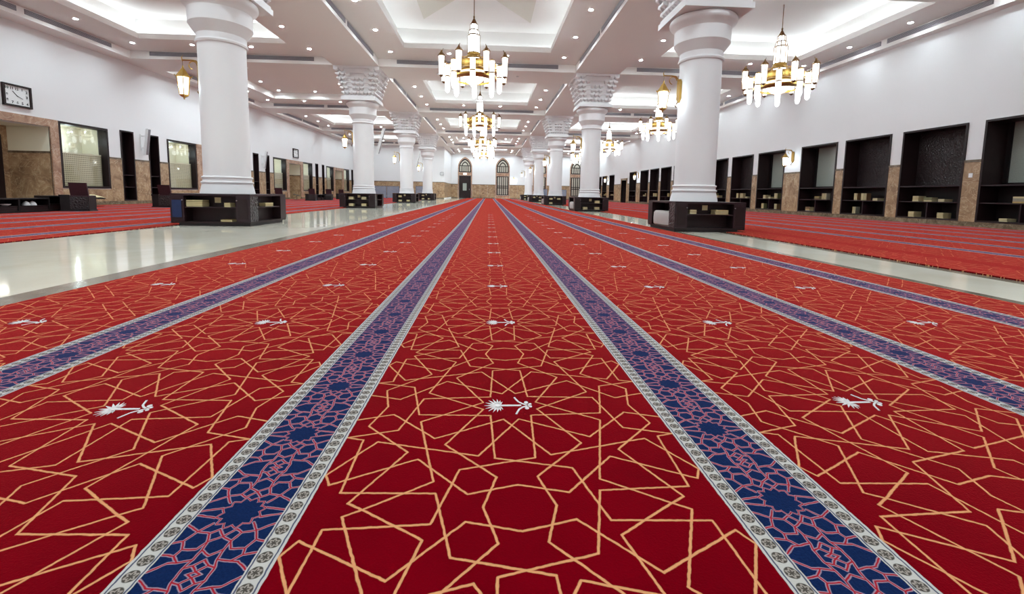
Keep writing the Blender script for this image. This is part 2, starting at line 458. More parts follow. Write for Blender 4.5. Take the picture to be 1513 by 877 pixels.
def spot_data(f):
    spotd = bpy.data.lights.new('downlight_beam', 'SPOT')
    spotd.energy = SPOT_W*f; spotd.spot_size = math.radians(170); spotd.spot_blend = 1.0; spotd.shadow_soft_size = .05; spotd.color = SPOT_COL
    return spotd
SPOTS = {'left': spot_data(1.0), 'middle': spot_data(1.0), 'right': spot_data(.7), 'right_wall': spot_data(.3), 'end': spot_data(1.7)}   # strengths set per area to balance the brightness
AISN = {'left': 'window-wall aisle', 'middle': 'middle aisle', 'right': 'bookcase-wall aisle'}
GEO = {'left': 'over the window-wall aisle', 'middle': 'over the middle carpet', 'right': 'over the bookcase-wall aisle'}
def downlight(x, y, z, a, k):
    o = inst('downlight', DLm, None, (x, y, z))
    tag(o, 'round recessed downlight %s, %s' % (GEO[a], BAYN[k]), 'light', 'downlights in ceiling bay %d %s' % (k, a))
    inst('lens', DBm, o)
    l = bpy.data.objects.new('downlight_beam', SPOTS['end' if k == 5 else 'right_wall' if x > 12.3 else a]); COL.objects.link(l); l.parent = o; l.location = (0, 0, -.03)
BAYN = {-1: 'bay next to the rear wall', 0: 'second bay from the rear wall', 1: 'fifth bay from the end wall', 2: 'fourth bay from the end wall', 3: 'third bay from the end wall', 4: 'second bay from the end wall', 5: 'next to the end wall'}
def grille_mesh(L):
    m = B(-L/2, L/2, .004, .012, -.07, .07).mesh('backing', M['slot'])
    f = MB().box(-L/2, L/2, -.004, .012, .062, .075).box(-L/2, L/2, -.004, .012, -.075, -.062).box(-L/2-.012, -L/2, -.004, .012, -.075, .075).box(L/2, L/2+.012, -.004, .012, -.075, .075).mesh('frame', M['steel'])
    s = MB().obox((0, 0, 0), (L/2, 0, 0), (0, .008, .005), (0, -.002, .006)).mesh('slat', M['slat'])
    return m, f, s
GM = {}
def grille(cx, cy, cz, L, rz, label, grp):
    L = round(L, 2)
    if L not in GM: GM[L] = grille_mesh(L)
    b, f, s = GM[L]
    o = empty('air_grille', (cx, cy, cz), rz); tag(o, label, 'vent', grp)
    inst('backing', b, o); inst('frame', f, o)
    for i in range(4): inst('slat', s, o, (0, 0, -.045+.03*i))
for k in range(-1, 6):
    for a, (X0, X1, O0, O1) in AISLE.items():
        if a == 'left' and k == 5: continue
        y0, y1 = YC(k)+HB, YC(k+1)-HB
        if k == 5: y1 = 58.75
        if k == -1: y0 = YB
        yc = YC(k)+5.02
        oy0, oy1 = yc-2.72, yc+2.60
        if k == 5: oy1 = 57.3
        typeB = (a, k) in (('left', 2), ('middle', 4))
        ring(X0, X1, y0, y1, O0, O1, oy0, oy1, ZS, ZS+.12).build('soffit', M['ceil'], ce)
        e = .02 if typeB else .28
        zt = 6.36 if typeB else ZC
        # coffer walls and top
        m = ring(O0-e-.05, O1+e+.05, oy0-e-.05, oy1+e+.05, O0-e, O1+e, oy0-e, oy1+e, ZS+.12, zt+.05)
        pyr = (a == 'middle' and k in (0, 1))
        if pyr:
            px0, px1, py0, py1, cx, cyy, za = -2.36, 1.44, yc-1.9, yc+1.9, -.46, yc, 7.12
            m2 = ring(O0-e, O1+e, oy0-e, oy1+e, px0, px1, py0, py1, zt, zt+.05)
            m2.build('coffer_top', M['ceil'], ce)
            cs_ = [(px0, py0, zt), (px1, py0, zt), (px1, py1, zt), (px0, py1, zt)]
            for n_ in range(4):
                MB().add([cs_[n_], cs_[(n_+1) % 4], (cx, cyy, za)], [(0, 2, 1)]).build('vault_face', M['beige' if n_ % 2 else 'ceil'], ce)  # left and right faces slightly darker and beiger than the other two
        else:
            B(O0-e, O1+e, oy0-e, oy1+e, zt, zt+.05).build('coffer_top', M['ceil'], ce)
        m.build('coffer_wall', M['ceil'], ce)
        if not typeB:
            # lip that hides the light strip
            ring(O0-.03, O1+.03, oy0-.03, oy1+.03, O0, O1, oy0, oy1, ZS+.12, ZS+.19).build('coffer_lip', M['ceil'], ce)
            s_ = MB()
            for q in ((O0-.19, O1+.19, oy0-.19, oy0-.13), (O0-.19, O1+.19, oy1+.13, oy1+.19), (O0-.19, O0-.13, oy0-.13, oy1+.13), (O1+.13, O1+.19, oy0-.13, oy1+.13)):
                s_.box(*q, ZS+.122, ZS+.14)
            s_.build('light_strip', M['led' if a == 'middle' else 'led_side'], ce)
        # downlights around the coffer
        xs = [O0-.60+i*(O1-O0+1.2)/3 for i in range(4)]
        ys = [yc+3.10-2.25*i for i in range(4)]
        for i in range(4):
            for j in range(4):
                if i in (0, 3) or j in (0, 3):
                    if k == 5 and ys[j] > 58.6: continue
                    downlight(xs[i], ys[j], ZS, a, k)
        if typeB:
            for x in (O0+.55, (O0+O1)/2, O1-.55):
                for y in (oy0+.5, yc, oy1-.6):
                    if abs(y-yc) < .1 and abs(x-(O0+O1)/2) < .1: continue
                    downlight(x, y, zt, a, k)
        # air grilles on the beam faces
        if k < 1: continue
        cx = (X0+X1)/2; h = (X1-X0)/2; g = 'air grilles in ceiling bay %d %s' % (k, a)
        lab = lambda f: 'air grille, %s beam, %s, %s' % (f, AISN[a], BAYN[k].replace('the ', ''))
        Lx = h-.86; Ly = 3.05
        for s in (-1, 1):
            side = 'window-side half of cross' if s < 0 else 'bookcase-side half of cross'; hv = 'door half of ' if s > 0 else 'rear half of '
            if k < 5: grille(cx+s*(Lx/2+.12), y1-.012, 5.915, Lx, 0, lab(side), g)
            grille(X0+.012, yc+s*(Ly/2+.13), 5.915, Ly, PI/2, lab(hv+'window-side'), g)
            grille(X1-.012, yc+s*(Ly/2+.13), 5.915, Ly, -PI/2, lab(hv+'bookcase-side'), g)
# smoke detectors on the beams
for i, (x, k) in enumerate(((-10.1, 2), (-10.1, 3), (1.2, 2), (-2.2, 2), (9.2, 2), (9.2, 3))):
    o = MB().lathe([(.05, -.04), (.065, -.02), (.065, 0)], 14).build('smoke_detector', M['white'], None, 40, (x, YC(k)-.1, ZB))
    tag(o, 'small round smoke detector under the cross beam of ceiling', 'detector', 'smoke detectors on the cross beams')

# ------------------------------------------------------------------ walls
def holed_wall(axis, c0, c1, a0, a1, z0, z1, holes):    # holes: (a, b, za, zb) along the wall
    m = MB()
    def bx(p, q, zz0, zz1):
        if q-p < 1e-4 or zz1-zz0 < 1e-4: return
        m.box(c0, c1, p, q, zz0, zz1) if axis == 'x' else m.box(p, q, c0, c1, zz0, zz1)
    cur = a0
    for h0, h1, za, zb in sorted(holes):
        bx(cur, h0, z0, z1); bx(h0, h1, z0, za); bx(h0, h1, zb, z1); cur = h1
    bx(cur, a1, z0, z1)
    return m
ZW = 6.0
# --- right wall with built-in bookcases
offs = [(0, 1.97), (2.40, 4.34), (4.75, 6.65), (7.03, 8.98)]
NICHE = []
for k in range(5):
    b0 = 9.43+10.03*k
    for i, (p, q) in enumerate(offs):
        if k == 3 and i in (1, 2): continue
        if k == 4 and i > 2: continue
        NICHE.append((b0+p, b0+q, k, i))
DOOR_R = (42.3, 44.0)
holes = [(a, b, .13, 2.89) for a, b, _, _ in NICHE]+[(DOOR_R[0], DOOR_R[1], 0, 2.2)]
wr = holed_wall('x', XR, XR+.75, YB, YF, 0, ZW, holes).build('wall_right', M['plaster'])
struct(wr, 'white plaster wall with built-in dark bookcases', 'wall')
edges = sorted([(a, b) for a, b, _, _ in NICHE]+[DOOR_R])
cur = 1.0
for a, b in edges+[(YF, YF)]:
    if a-cur > .05:
        m = B(XR-.02, XR+.02, cur, a, .14, WZ-.07); m.build('wainscot_slab', M['tan'], wr)
        B(XR-.035, XR+.02, cur, a, WZ-.07, WZ).build('dado_strip', M['emp'], wr)
    cur = b
tr = holed_wall('x', XR-.05, XR+.02, YB, YF, 0, .14, [(DOOR_R[0], DOOR_R[1], 0, .14)]).build('baseboard_right', M['emp'])
struct(tr, 'dark brown marble baseboard under the wall bookcases', 'baseboard')
# doorway in the right wall
da = empty('door_2', (XR, sum(DOOR_R)/2, 0)); struct(da, 'open doorway with tan marble frame in the bookcase wall', 'doorway')
w2 = (DOOR_R[1]-DOOR_R[0])/2
MB().box(-.05, .1, -w2-.18, -w2, 0, 2.38).box(-.05, .1, w2, w2+.18, 0, 2.38).box(-.05, .1, -w2-.18, w2+.18, 2.2, 2.38).build('frame', M['tan'], da)
B(.70, .74, -w2, w2, 0, 2.2).build('passage_back', M['woodb'], da)
MB().box(.1, .70, w2-.02, w2, 0, 2.2).box(.1, .70, -w2, -w2+.02, 0, 2.2).box(.1, .70, -w2, w2, 2.18, 2.2).build('jamb_lining', M['wood'], da)
MB().obox((.25, -w2+.32, 1.07), (.03, .20, 0), (.02, -.003, 0), (0, 0, 1.07)).build('door_leaf', M['white'], da)

# --- left wall
WIN_L = [(16.09, 18.06), (21.22, 23.2), (26.2, 28.1), (31.2, 33.1), (35.98, 37.88), (41.1, 42.9), (45.86, 47.63)]
NIC_L = [(18.64, 19.31), (20.09, 20.70), (28.6, 29.26), (30.09, 30.65), (38.55, 39.17), (40.04, 40.58), (48.4, 49.0)]
ALC_L = [(13.64, 15.79), (23.65, 25.75), (33.54, 35.55), (43.3, 45.4)]
holes = [(a, b, .63, 2.91) for a, b in WIN_L]+[(a, b, .14, 2.96) for a, b in NIC_L]+[(a, b, 0, 2.66) for a, b in ALC_L]
wl = holed_wall('x', XL-.4, XL, YB, YLF, 0, ZW, holes).build('wall_left', M['plaster'])
struct(wl, 'white plaster wall with tall windows and marble alcoves', 'wall')
edges = sorted([(a, b, 'w') for a, b in WIN_L]+[(a, b, 'n') for a, b in NIC_L]+[(a, b, 'a') for a, b in ALC_L])
cur = 1.0
SUR = []
for a, b in ALC_L:
    l = max([q for p, q in WIN_L if q <= a], default=a-.4); r = min([p for p, q in WIN_L if p >= b], default=b+.3)
    SUR.append((l+.02, r-.02, a, b))
def in_sur(y): return any(l-.05 <= y <= r+.05 for l, r, _, _ in SUR)
for a, b, t in edges+[(YLF, YLF, 'e')]:
    if a-cur > .05 and not in_sur((a+cur)/2):
        B(XL-.02, XL+.02, cur, a, .14, WZ-.07).build('wainscot_slab', M['tan'], wl)
        B(XL-.02, XL+.035, cur, a, WZ-.07, WZ).build('dado_strip', M['emp'], wl)
    if t == 'w': B(XL-.02, XL+.02, a, b, .14, .60).build('wainscot_slab', M['tan'], wl)
    cur = b
for l, r, a, b in SUR:
    for q in ((l, a, .0, 2.91), (b, r, .0, 2.91), (a, b, 2.66, 2.91)):
        if q[1]-q[0] > .02: B(XL-.02, XL+.045, *q).build('surround_slab', M['pink'], wl)
    D = 1.35
    B(XL-D, XL-.4, b, b+.06, WZ, 2.66).build('alcove_side', M['cream'], wl)
    B(XL-D, XL-.02, b-.012, b+.06, 0, WZ-.07).build('alcove_wainscot', M['tan'], wl)
    B(XL-D, XL-.02, b-.022, b+.06, WZ-.07, WZ).build('dado_strip', M['emp'], wl)
    B(XL-.4, XL-.02, b-.006, b, WZ, 2.66).build('alcove_side', M['cream'], wl)
    B(XL-D, XL-.4, a-.06, a, 0, 2.66).build('alcove_side', M['cream'], wl)
    B(XL-D, XL-.4, a, b, 2.66, 2.72).build('alcove_ceiling', M['cream'], wl)
    MB().lathe([(.09, 2.640), (.09, 2.66)], 16, (XL-.75, (a+b)/2)).build('added_alcove_lamp', M['added_glow'], wl)  # glowing disc added to brighten the alcove
    B(XL-D-.06, XL-D, a, b, 0, 2.66).build('alcove_back', M['tan'], wl)
    B(XL-D, XL-D+.04, a+.12, b-.22, 0, 2.35).build('alcove_door', M['wood'], wl)
sk = holed_wall('x', XL-.02, XL+.05, YB, YLF, 0, .14, [(a, b, 0, .14) for a, b in ALC_L]).build('baseboard_left', M['emp'])
struct(sk, 'dark brown marble baseboard under the tall windows', 'baseboard')
for i, (a, b) in enumerate(WIN_L):
    o = empty('window_%d' % (i+1), (XL, a, 0))
    struct(o, 'tall dark-framed window with cream lattice, %s along its wall from the far end' % ORDN[len(WIN_L)-1-i], 'window')
    W = b-a; z0, z1 = .63, 2.91; t = .08
    MB().box(-.30, .03, 0, t, z0, z1).box(-.30, .03, W-t, W, z0, z1).box(-.30, .03, t, W-t, z0, z0+t).box(-.30, .03, t, W-t, z1-t, z1).build('frame', M['wood'], o)
    B(-.125, -.115, t, W-t, z0+t, z1-t).build('pane', M['pane'], o)
    B(-.25, -.22, t, W-t, z0+t, WZ).build('lattice_screen', M['lattice'], o)
    MB().box(-.98, -.94, 0, W, z0, z1).box(-.94, -.31, 0, .03, z0, z1).box(-.94, -.31, W-.03, W, z0, z1).box(-.94, -.31, .03, W-.03, z1-.03, z1).box(-.94, -.31, .03, W-.03, z0, z0+.03).build('added_light_box', M['cream'], o)  # unseen box added in place of the lit corridor behind
    bulb(o, (-.55, W/2, 2.45), 12.0)  # unseen point light added to brighten the view behind the pane
    B(-.26, -.21, t, W-t, WZ, WZ+.05).build('screen_rail', M['cream'], o)
for i, (a, b) in enumerate(NIC_L):
    o = empty('niche_bookcase', (XL, a, 0))
    tag(o, 'tall narrow dark bookcase niche, %s from the far end of the window wall' % ORDN[len(NIC_L)-1-i], 'bookcase', 'narrow bookcase niches')
    W = b-a; t = .05; z0, z1 = .14, 2.96
    MB().box(-.36, .025, 0, t, z0, z1).box(-.36, .025, W-t, W, z0, z1).box(-.36, .025, t, W-t, z0, z0+t).box(-.36, .025, t, W-t, z1-t, z1).build('frame', M['wood'], o)
    B(-.36, -.33, t, W-t, z0+t, z1-t).build('back_panel', M['woodb'], o)
    for z in (.70, 1.19): B(-.33, -.01, t, W-t, z-.02, z+.01).build('shelf', M['wood2'], o)

# --- end walls
wf_holes = [(-3.88, -2.35, 0, 2.96)]
ARCH = [(-3.115, True), (1.87, False), (6.85, False), (11.82, False)]
wf = B(XRET, XR+.7, YF, YF+.4, 0, ZW).build('wall_far', M['plaster'])
struct(wf, 'white end wall with pointed arch windows and marble wainscot', 'wall')
cur = XRET
for x, d in ARCH+[(XR+.95, 0)]:
    e = min(x-.95, XR)
    n = max(1, round((e-cur)/1.0))
    for i in range(n):
        p, q = cur+(e-cur)*i/n, cur+(e-cur)*(i+1)/n
        B(p+.004, q-.004, YF-.03, YF+.02, .12, WZ-.07).build('wainscot_slab', M['tan'], wf)
    B(cur, e, YF-.045, YF+.02, WZ-.07, WZ).build('dado_strip', M['emp'], wf)
    B(cur, e, YF-.05, YF+.02, 0, .12).build('skirting', M['emp'], wf)
    cur = x+.95
wx = B(XL-.4, XRET, YLF, YLF+.3, 0, ZW).build('wall_aisle_end', M['plaster'])
struct(wx, 'white wall closing the aisle beside the window wall', 'wall')
n = 9
for i in range(n):
    p, q = XL+(XRET-XL)*i/n, XL+(XRET-XL)*(i+1)/n
    B(p+.004, q-.004, YLF-.03, YLF+.02, .12, WZ-.07).build('wainscot_slab', M['tan'], wx)
B(XL, XRET, YLF-.045, YLF+.02, WZ-.07, WZ).build('dado_strip', M['emp'], wx)
B(XL, XRET, YLF-.05, YLF+.02, 0, .12).build('skirting', M['emp'], wx)
wt = B(XRET-.3, XRET, YLF+.3, YF+.2, 0, ZW).build('wall_return', M['plaster'])
struct(wt, 'short white return wall joining the two end walls', 'wall')
B(XRET-.02, XRET+.03, YLF, YF, .12, WZ-.07).build('wainscot_slab', M['tan'], wt)
B(XRET-.02, XRET+.045, YLF, YF, WZ-.07, WZ).build('dado_strip', M['emp'], wt)
wb = B(XL-.4, XR+.7, YB-.3, YB, 0, ZW).build('wall_back', M['plaster'])
struct(wb, 'plain white wall at the near end of the hall', 'wall')

def arch_pts(w, z0, zs, n=10):       # pointed arch outline, half width w, springing zs
    R = 1.55*w
    pts = [(-w, z0), (w, z0), (w, zs)]
    cx = w-R; a1 = math.acos((0-cx)/R)
    for i in range(1, n+1): a = a1*i/n; pts.append((cx+R*math.cos(a), zs+R*math.sin(a)))
    for i in range(n-1, -1, -1): a = a1*i/n; pts.append((-(cx+R*math.cos(a)), zs+R*math.sin(a)))
    return pts
def arch_ring(w0, z0, w1, z1, zs, y0, y1):   # arched frame between outer (w0,z0) and inner (w1,z1)
    o = arch_pts(w0, z0, zs); i_ = arch_pts(w1, z1, zs); n = len(o); m = MB()
    vs = [(p[0], y0, p[1]) for p in o]+[(p[0], y0, p[1]) for p in i_]+[(p[0], y1, p[1]) for p in o]+[(p[0], y1, p[1]) for p in i_]
    fs = []
    for a in range(n):
        b = (a+1) % n
        fs += [(a, b, n+b, n+a), (2*n+a, 3*n+a, 3*n+b, 2*n+b), (a, 2*n+a, 2*n+b, b), (n+a, n+b, 3*n+b, 3*n+a)]
    return m.add(vs, fs)
for i, (x, isdoor) in enumerate(ARCH):
    o = empty('window_%d' % (i+8), (x, YF, 0))
    struct(o, ['pointed arch window above the dark end-wall door', 'pointed arch window in middle of the end wall', 'pointed arch window behind the right column row', 'pointed arch window near the bookcase-wall corner'][i], 'window')
    zs = 4.05
    arch_ring(.93, 0, .80, .0 if isdoor else .42, zs, -.07, .03).build('surround', M['pink'], o)
    B(-.80, .80, -.06, .03, 2.98, 3.38).build('spandrel_slab', M['pink'], o)
    arch_ring(.79, 3.40, .66, 3.52, zs, -.05, .03).build('arch_frame', M['wood'], o)
    arch_ring(.46, 3.49, .35, 3.49, 4.15, -.045, .03).build('inner_arch', M['wood'], o)
    B(-.69, .69, -.045, .03, 4.20, 4.30).build('transom', M['wood'], o)
    for xx in (-.41, -.13, .13, .41): B(xx-.045, xx+.045, -.045, .03, 3.49, 4.25).build('mullion', M['wood'], o)
    MB().prism(arch_pts(.70, 3.45, zs), -.03, -.015, 'y').build('pane', M['archglass'], o)
    if not isdoor:
        MB().box(-.78, .78, -.05, .03, .46, .55).box(-.78, .78, -.05, .03, 2.88, 2.96).box(-.79, -.64, -.05, .03, .55, 2.88).box(.64, .79, -.05, .03, .55, 2.88).build('lower_frame', M['wood'], o)
        B(-.70, .70, -.03, -.015, .5, 2.9).build('pane', M['archglass'], o)
        for xx in (-.41, -.13, .13, .41): B(xx-.055, xx+.055, -.045, .03, .55, 2.88).build('mullion', M['wood'], o)
        for z in (1.42, 1.66): B(-.69, .69, -.045, .03, z-.05, z+.05).build('transom', M['wood'], o)
do = empty('door_1', (-3.115, YF, 0)); struct(do, 'dark wooden door with glass panel in the end wall', 'door')
MB().box(-.78, .78, -.055, .02, 0, 2.95).build('door_leaf', M['wood'], do)
B(-.28, .22, -.075, -.05, 1.0, 1.95).build('glass_panel', M['frost'], do)
MB().box(-.30, .24, -.065, -.05, .98, 1.0).box(-.30, .24, -.065, -.05, 1.95, 1.97).build('panel_frame', M['woodb'], do)
B(.55, .60, -.10, -.055, 1.05, 1.25).build('door_handle', M['steel'], do)
o = B(-.20, .20, -.16, -.06, 3.08, 3.28).build('exit_sign', M['sign'], None, 0, (-3.115, YF, 0)); tag(o, 'bright lit white sign box above the end-wall door', 'sign')

# ------------------------------------------------------------------ columns
def muqarnas():
    m = MB(); n = 6; z0, z1 = 4.60, 5.64
    for t in range(n):
        za = z0+(z1-z0)*t/n; zb = z0+(z1-z0)*(t+1)/n
        ha = .64+.27*(t/n)**1.1; hb = .64+.27*((t+1)/n)**1.1
        m.box(-ha+.07, ha-.07, -ha+.07, ha-.07, za, zb)
        cells = 9
        for side in range(4):
            c, s = math.cos(side*PI/2), math.sin(side*PI/2)
            for i in range(cells):
                f = abs(i-(cells-1)/2)
                if t >= 4 and f < 2.6-(0 if t == 5 else 1.0): continue
                if t in (1, 2, 3) and abs(f-2) < .1: continue
                cw = 2*hb/cells
                xc = -hb+cw*(i+.5); w_ = cw*.43
                P = [(xc-w_, ha-.08, za+.085), (xc+w_, ha-.08, za+.085), (xc, ha-.05, za+.03),
                     (xc-w_, hb, zb-.06), (xc+w_, hb, zb-.06), (xc-w_, hb, zb), (xc+w_, hb, zb), (xc-w_, ha-.08, zb), (xc+w_, ha-.08, zb)]
                P = [(x*c-y*s, x*s+y*c, z) for x, y, z in P]
                m.add(P, [(0, 2, 3), (2, 4, 3), (2, 1, 4), (3, 4, 6, 5), (5, 6, 8, 7), (0, 3, 5, 7), (1, 8, 6, 4)])
    return m
def make_column():
    r = empty('column')
    MB().lathe([(.42, .93), (.42, 3.55)], 48).build('shaft', M['column'], r, 30)
    MB().lathe([(.49, .60), (.475, .68), (.445, .80), (.462, .805), (.468, .83), (.46, .845), (.437, .85), (.437, .905), (.452, .91), (.455, .93), (.445, .945), (.42, .95)], 48).build('base_moulding', M['column'], r, 25)
    MB().lathe([(.42, .02), (.42, .62)], 24).build('foot', M['column'], r, 30)
    MB().lathe([(.42, 3.53), (.45, 3.54), (.46, 3.57), (.45, 3.60), (.435, 3.605), (.435, 3.71), (.54, 3.87), (.56, 3.90), (.56, 4.17), (.60, 4.24), (.64, 4.27), (.665, 4.31), (.672, 4.35), (.66, 4.39), (.62, 4.42)], 48).build('necking', M['column'], r, 28)
    MB().box(-.70, .70, -.70, .70, 4.42, 4.54).box(-.67, .67, -.67, .67, 4.54, 4.60).build('abacus', M['column'], r)
    muqarnas().build('muqarnas_capital', M['column'], r)
    MB().box(-.91, .91, -.91, .91, 5.64, 5.725).build('top_slab', M['column'], r)
    return r
ROWN = {'L': 'window-wall', 'R': 'bookcase-wall'}
COLS = [('L', -5.39, k) for k in range(1, 5)]+[('R', 4.50, k) for k in range(1, 6)]
col0 = None
for row, x, k in COLS:
    nfar = (5 if row == 'L' else 6)-k
    lab = 'white round column of the %s row, %s from the end wall' % (ROWN[row], ORD[nfar] if nfar > 1 else 'nearest')
    if col0 is None: col0 = make_column(); o = col0; o.location = (x, YC(k), 0)
    else: o = copy_tree(col0, (x, YC(k), 0))
    tag(o, lab, 'column', 'columns of the %s row' % ROWN[row])

# ------------------------------------------------------------------ books
BK = {}
CN = ['tan', 'cream', 'olive', 'brown', 'grey']
def book_mesh(L, W, T, c):
    key = (round(L, 3), round(W, 3), round(T, 3), c)
    if key not in BK:
        m = MB()
        m.box(-L/2, L/2, -W/2, W/2, 0, .005).box(-L/2, L/2, -W/2, W/2, T-.005, T).box(-L/2, L/2, W/2-.005, W/2, .005, T-.005)
        m.cur = 1; m.box(-L/2+.005, L/2-.005, -W/2+.006, W/2-.005, .005, T-.005)
        BK[key] = m.mesh('book', [BOOKC[c], M['pages']])
    return BK[key]
def book_stack(x, y, z, rz, n, label, grp, L=.26, W=.19, T=.042):
    for i in range(n):
        c = random.randrange(5)
        o = inst('book', book_mesh(L, W, T, c), None, (x, y, z+i*T), rz+random.uniform(-.05, .05))
        tag(o, label % (CN[c], 'stacked flat on '+('lower shelf' if z < .3 else 'upper shelf')), 'book', grp)
def book_row(x, y, z, rz, n, label, grp, T=.045):   # upright books side by side along the shelf
    c, s = math.cos(rz), math.sin(rz)
    for i in range(n):
        cc = random.randrange(5)
        o = inst('book', book_mesh(.17, .25, T, cc), None)
        d = (i-(n-1)/2)*(T+.002)
        # spine upright: book x along depth, y up, thickness along the row
        R = Matrix(((0, 0, 1), (1, 0, 0), (0, 1, 0)))
        mw = Matrix.Translation((x+d*c, y+d*s, z+.125)) @ Matrix.Rotation(rz, 4, 'Z') @ R.to_4x4() @ Matrix.Translation((0, 0, -T/2))
        o.matrix_world = mw
        tag(o, label % (CN[cc], 'standing on '+('lower shelf' if z < .3 else 'upper shelf')), 'book', grp)

# ------------------------------------------------------------------ right wall bookcases
for idx, (a, b, k, i) in enumerate(NICHE):
    W = b-a; t = .055; z0, z1 = .13, 2.89
    glass = (i in (0, 3))
    o = empty('wall_bookcase', (XR, a, 0))
    tag(o, 'built-in dark bookcase with %s back, %s bookcase from the end wall' % ('frosted glass' if glass else 'carved wooden', ORDN[len(NICHE)-1-idx]), 'bookcase', 'built-in bookcases of the right wall')
    MB().box(-.03, .70, 0, t, z0, z1).box(-.03, .70, W-t, W, z0, z1).box(-.03, .70, t, W-t, z0, z0+t).box(-.03, .70, t, W-t, z1-t, z1).build('frame', M['wood'], o)
    B(.52, .56, t, W-t, z0+t, 1.15).build('back_panel', M['woodb'], o)
    if glass:
        B(.63, .66, t, W-t, 1.15, z1-t).build('glass_panel', M['frost'], o)
        MB().box(.58, .66, W-t-.10, W-t, 1.15, z1-t).box(.58, .66, t, t+.04, 1.15, z1-t).box(.58, .66, t, W-t, 1.15, 1.22).build('glass_frame', M['woodb'], o)
    else:
        B(.50, .54, t, W-t, 1.15, z1-t).build('carved_panel', M['carved'], o)
    B(-.02, .55, t, W-t, 1.12, 1.155).build('shelf', M['wood2'], o)
    B(0, .52, t, W-t, .645, .675).build('shelf', M['wood2'], o)
    B(.01, .50, W/2-.015, W/2+.015, z0+t, .645).build('divider', M['wood2'], o)
    # books
    lab = '%%s book %%s, %s wall bookcase from the end wall' % ORDN[len(NICHE)-1-idx]; g = 'books in the %s wall bookcase' % ORDN[len(NICHE)-1-idx]
    zb, zm = z0+t, .675
    spots = [(.30, zm), (.55, zm), (.74, zm), (.27, zb), (.72, zb)] if idx < 8 else [(.35, zm), (.65, zm)]
    for f, z in spots:
        f += random.uniform(-.05, .05)
        if random.random() < .12: continue
        if random.random() < .5: book_stack(XR+.18, a+W*f, z, PI/2 if random.random() < .3 else 0, random.choice((2, 3, 4, 4)) if idx < 8 else 3, lab, g)
        else: book_row(XR+.14, a+W*f, z, PI/2, random.choice((3, 4, 5)) if idx < 8 else 4, lab, g)
o = B(-.03, -.021, -.05, .05, -.06, .06).build('wall_switch', M['white'], None, 0, (XR, 11.63, 1.42)); tag(o, 'white switch plate on tan marble pier between bookcases', 'switch')

# ------------------------------------------------------------------ book cabinets around the columns
def make_cabinet(flip):
    # centre of the cabinet at the origin; front faces -y; the open side faces +x (flip: -x)
    r = empty('column_bookshelf'); s = -1 if flip else 1
    H, h, t = .60, .72, .03
    def bx(x0, x1, *r_):
        x0, x1 = (x0*s, x1*s) if s > 0 else (x1*s, x0*s)
        return (x0, x1)+r_
    m = MB(); m.box(*bx(-h, h, -h, h, H-.035, H)); m.build('top_board', M['wood2'], r)
    m = MB(); m.box(*bx(-.58, h-.01, -h+.01, .58, 0, .05)); m.build('plinth', M['woodb'], r)
    m = MB(); m.box(*bx(-h, h, -h, h, .05, .08))
    # inner core hidden behind the shelves
    m.box(*bx(-h, -h+t, -h, h, .08, H-.035)).box(*bx(-h, h, h-t, h, .08, H-.035))
    m.box(*bx(-h+t, -.47, -h+t, -h+.26, .08, H-.035)).box(*bx(.46, h-.001, -h+t, -h+.26, .08, H-.035))
    m.box(*bx(h-.18, h-.001, h-.24, h-t, .08, H-.035))
    m.box(*bx(-.47, .46, -h+.235, -h+.26, .08, H-.035)).box(*bx(h-(.30 if flip else .20), h-(.28 if flip else .17), -h+.26, h-.24, .08, H-.035))
    m.build('carcass', M['wood'], r)
    for x0, x1 in ((-h+.004, -.475), (.465, h-.004)):
        d = MB().box(*bx(x0, x1, -h-.002, -h+t, .085, H-.04)).build('door', M['wood2'], r)
        e = .035
        MB().box(*bx(x0+e, x1-e, -h-.006, -h, .085+e*1.4, H-.04-e*1.4)).build('door_panel', M['wood'], d)
        xk = (x1-.02 if x0 < 0 else x0+.02)*s
        MB().lathe([(.004, -.02), (.011, -.016), (.011, -.006), (.006, 0)], 8).build('knob', M['steel'], d, 40).matrix_local = Matrix.Translation((xk, -h-.004, H-.12)) @ Matrix.Rotation(-PI/2, 4, 'X')
    B(*bx(-.47, .46, -h+.01, -h+.235, .335, .355)).build('shelf', M['wood2'], r)
    if not flip: B(*bx(h-.17, h-.01, -h+.28, h-.26, .335, .355)).build('shelf', M['wood2'], r)
    m = MB().box(*bx(h-.004, h+.006, -h, -h+.27, .085, H-.04)); m.build('side_panel', M['carved'], r)
    m = MB().box(*bx(h-.004, h+.006, h-.24, h, .085, H-.04)); m.build('side_panel', M['wood2'], r)
    B(*bx(-.05, .06, -h+.225, -h+.234, .43, .53)).build('label_card', M['card'], r)
    return r
cab = {'L': make_cabinet(False), 'R': make_cabinet(True)}
CABP = {('L', 1): (-5.17, 9.22), ('L', 2): (-5.36, 19.12), ('L', 3): (-5.37, 29.2), ('L', 4): (-5.40, 39.3),
        ('R', 1): (4.40, 9.22), ('R', 2): (4.36, 19.13), ('R', 3): (4.30, 28.95), ('R', 4): (4.28, 39.2), ('R', 5): (4.33, 49.6)}
used = set()
